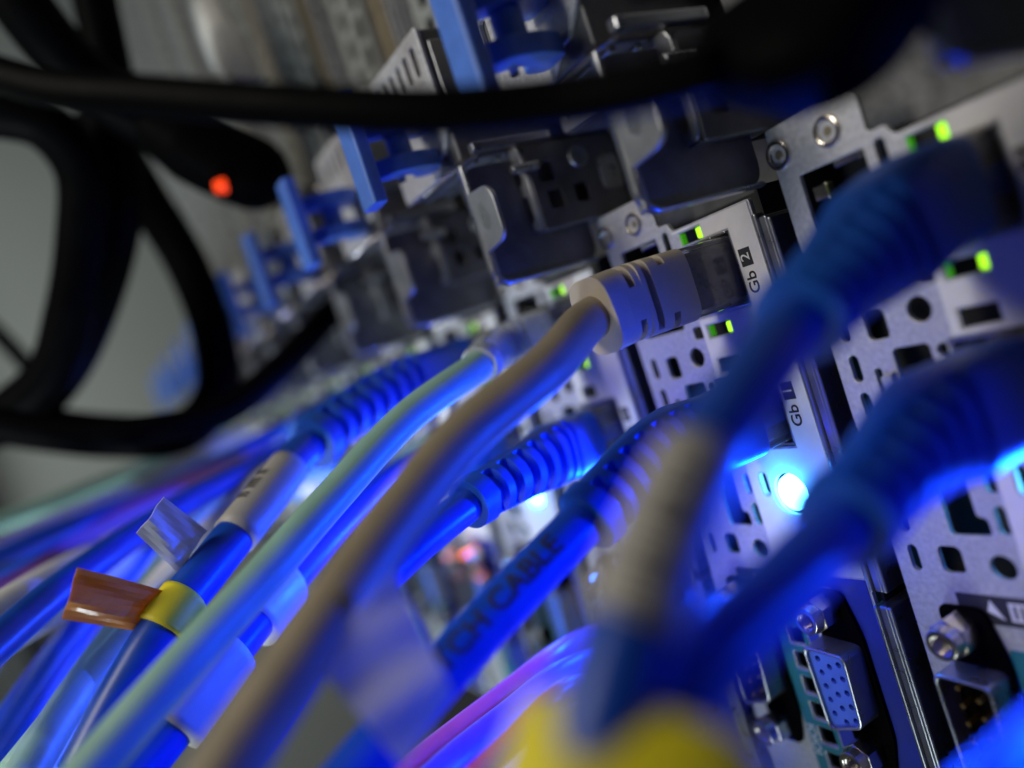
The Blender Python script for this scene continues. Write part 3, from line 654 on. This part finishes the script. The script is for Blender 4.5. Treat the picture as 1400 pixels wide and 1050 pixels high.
# ================================================================= black power cords
def cord(label, ps, halfpx, m=CBLACK):
    pts = [at(p[0], p[1], p[2]) for p in ps]; d = sum(p[2] for p in ps) / len(ps)
    return cable('black_cable', label, 'power cord', pts, halfpx * d / FPX, m, 'black power cords')
cord('black power cord stretched across the top of the photo in front of the handles', [(-120, 60, 108), (60, 118, 97), (220, 132, 91), (420, 146, 84), (600, 152, 79), (760, 138, 76), (900, 115, 71), (990, 88, 68), ], 31)
cord('thick black cord coming down from the top left corner', [(-40, -110, 194), (40, 20, 201), (120, 110, 211), (220, 178, 220), (310, 224, 227)], 38)
cord('black cord at the far left edge above the round loop', [(-120, 130, 210), (-20, 150, 213), (60, 170, 218), (110, 230, 224), (112, 330, 230), (96, 430, 235), (70, 510, 238), (-20, 590, 241)], 34)
cord('black cord hanging straight down beside the grey wall', [(110, -90, 231), (150, 100, 232), (160, 200, 235), (165, 290, 241), (140, 400, 246), (90, 510, 252), (30, 570, 258), (-60, 600, 260)], 28)
cord('black cord bending through a wide arc to the bottom of the loop', [(130, 150, 266), (200, 270, 269), (255, 360, 274), (292, 460, 277), (296, 540, 274), (250, 590, 266), (150, 596, 258), (20, 580, 249), (-80, 560, 246)], 30)
cord('black cord rising to the right from the loop towards the servers', [(-80, 560, 206), (80, 590, 210), (220, 585, 215), (310, 560, 223), (380, 505, 231), (450, 430, 244), (500, 380, 254)], 20)
cord('thin black cord at the left edge crossing the grey wall', [(-60, 400, 322), (20, 480, 322), (70, 540, 322)], 11)
# hanging plug with its red lamp
hp = empty('power_plug', 'black moulded plug with a glowing red lamp, hanging at the upper left', 'plug', at(300, 225, 215))
f = path([at(205, 166, 212), at(300, 218, 215), at(395, 258, 222)], .5); og = at(300, 225, 215)
V, F = sweep(f, 0, f[-1][4], lambda tt, a: superel(a, *( [q * (min(1, .72 + tt)) * (math.sqrt(max(.02, 1 - max(0, (tt - .7) / .3) ** 2.2))) for q in (10.0, 9.0)] ), .75), 60, 36, og); done('plug_shell', V, F, BLACK, hp, smooth=True)
p = at(300, 255, 206); x = MB(); x.tube(tuple(p[i] - og[i] for i in range(3)), 'w', 1.9, 1.5, -1.5, 1.0, 20); x.build('warning_led', R_LED, hp)
# large black connector at the top right, very near the lens
bp = empty('power_plug', 'large blurred black moulded plug at the top right above the blue plugs', 'plug', at(1100, 40, 74))
og = at(1100, 40, 74); f = path([at(975, 85, 82), at(1060, 62, 78), at(1135, 35, 74), at(1180, -20, 70), at(1215, -110, 66)], .8)
V, F = sweep(f, 0, f[-1][4], lambda tt, a: superel(a, 3.6 + 1.6 * min(1, tt * 3), 3.4 + 3.2 * min(1, tt * 3), .6), 40, 32, og); done('plug_shell', V, F, BLACK, bp, smooth=True)
# white plug bodies far up the rack
for i, (px, py, d) in enumerate([(300, 50, 250), (325, 90, 240)]):
    pt = at(px, py, d); t = empty('plug', ['white blurred plug far up the rack at the top left, upper one', 'white blurred plug far up the rack at the top left, lower one'][i], 'plug', pt)
    f = path([at(px - 22, py - 50, d), pt, at(px + 14, py + 36, d)], 1); V, F = sweep(f, 0, f[-1][4], lambda tt, a: superel(a, 3.5 + 2 * math.sin(tt * 2.6), 4 + 1.5 * math.sin(tt * 2.6), .6), 16, 20, pt); done('plug_shell', V, F, CWHITE, t, smooth=True)

# every cable thing keeps its parts relative to its own base point
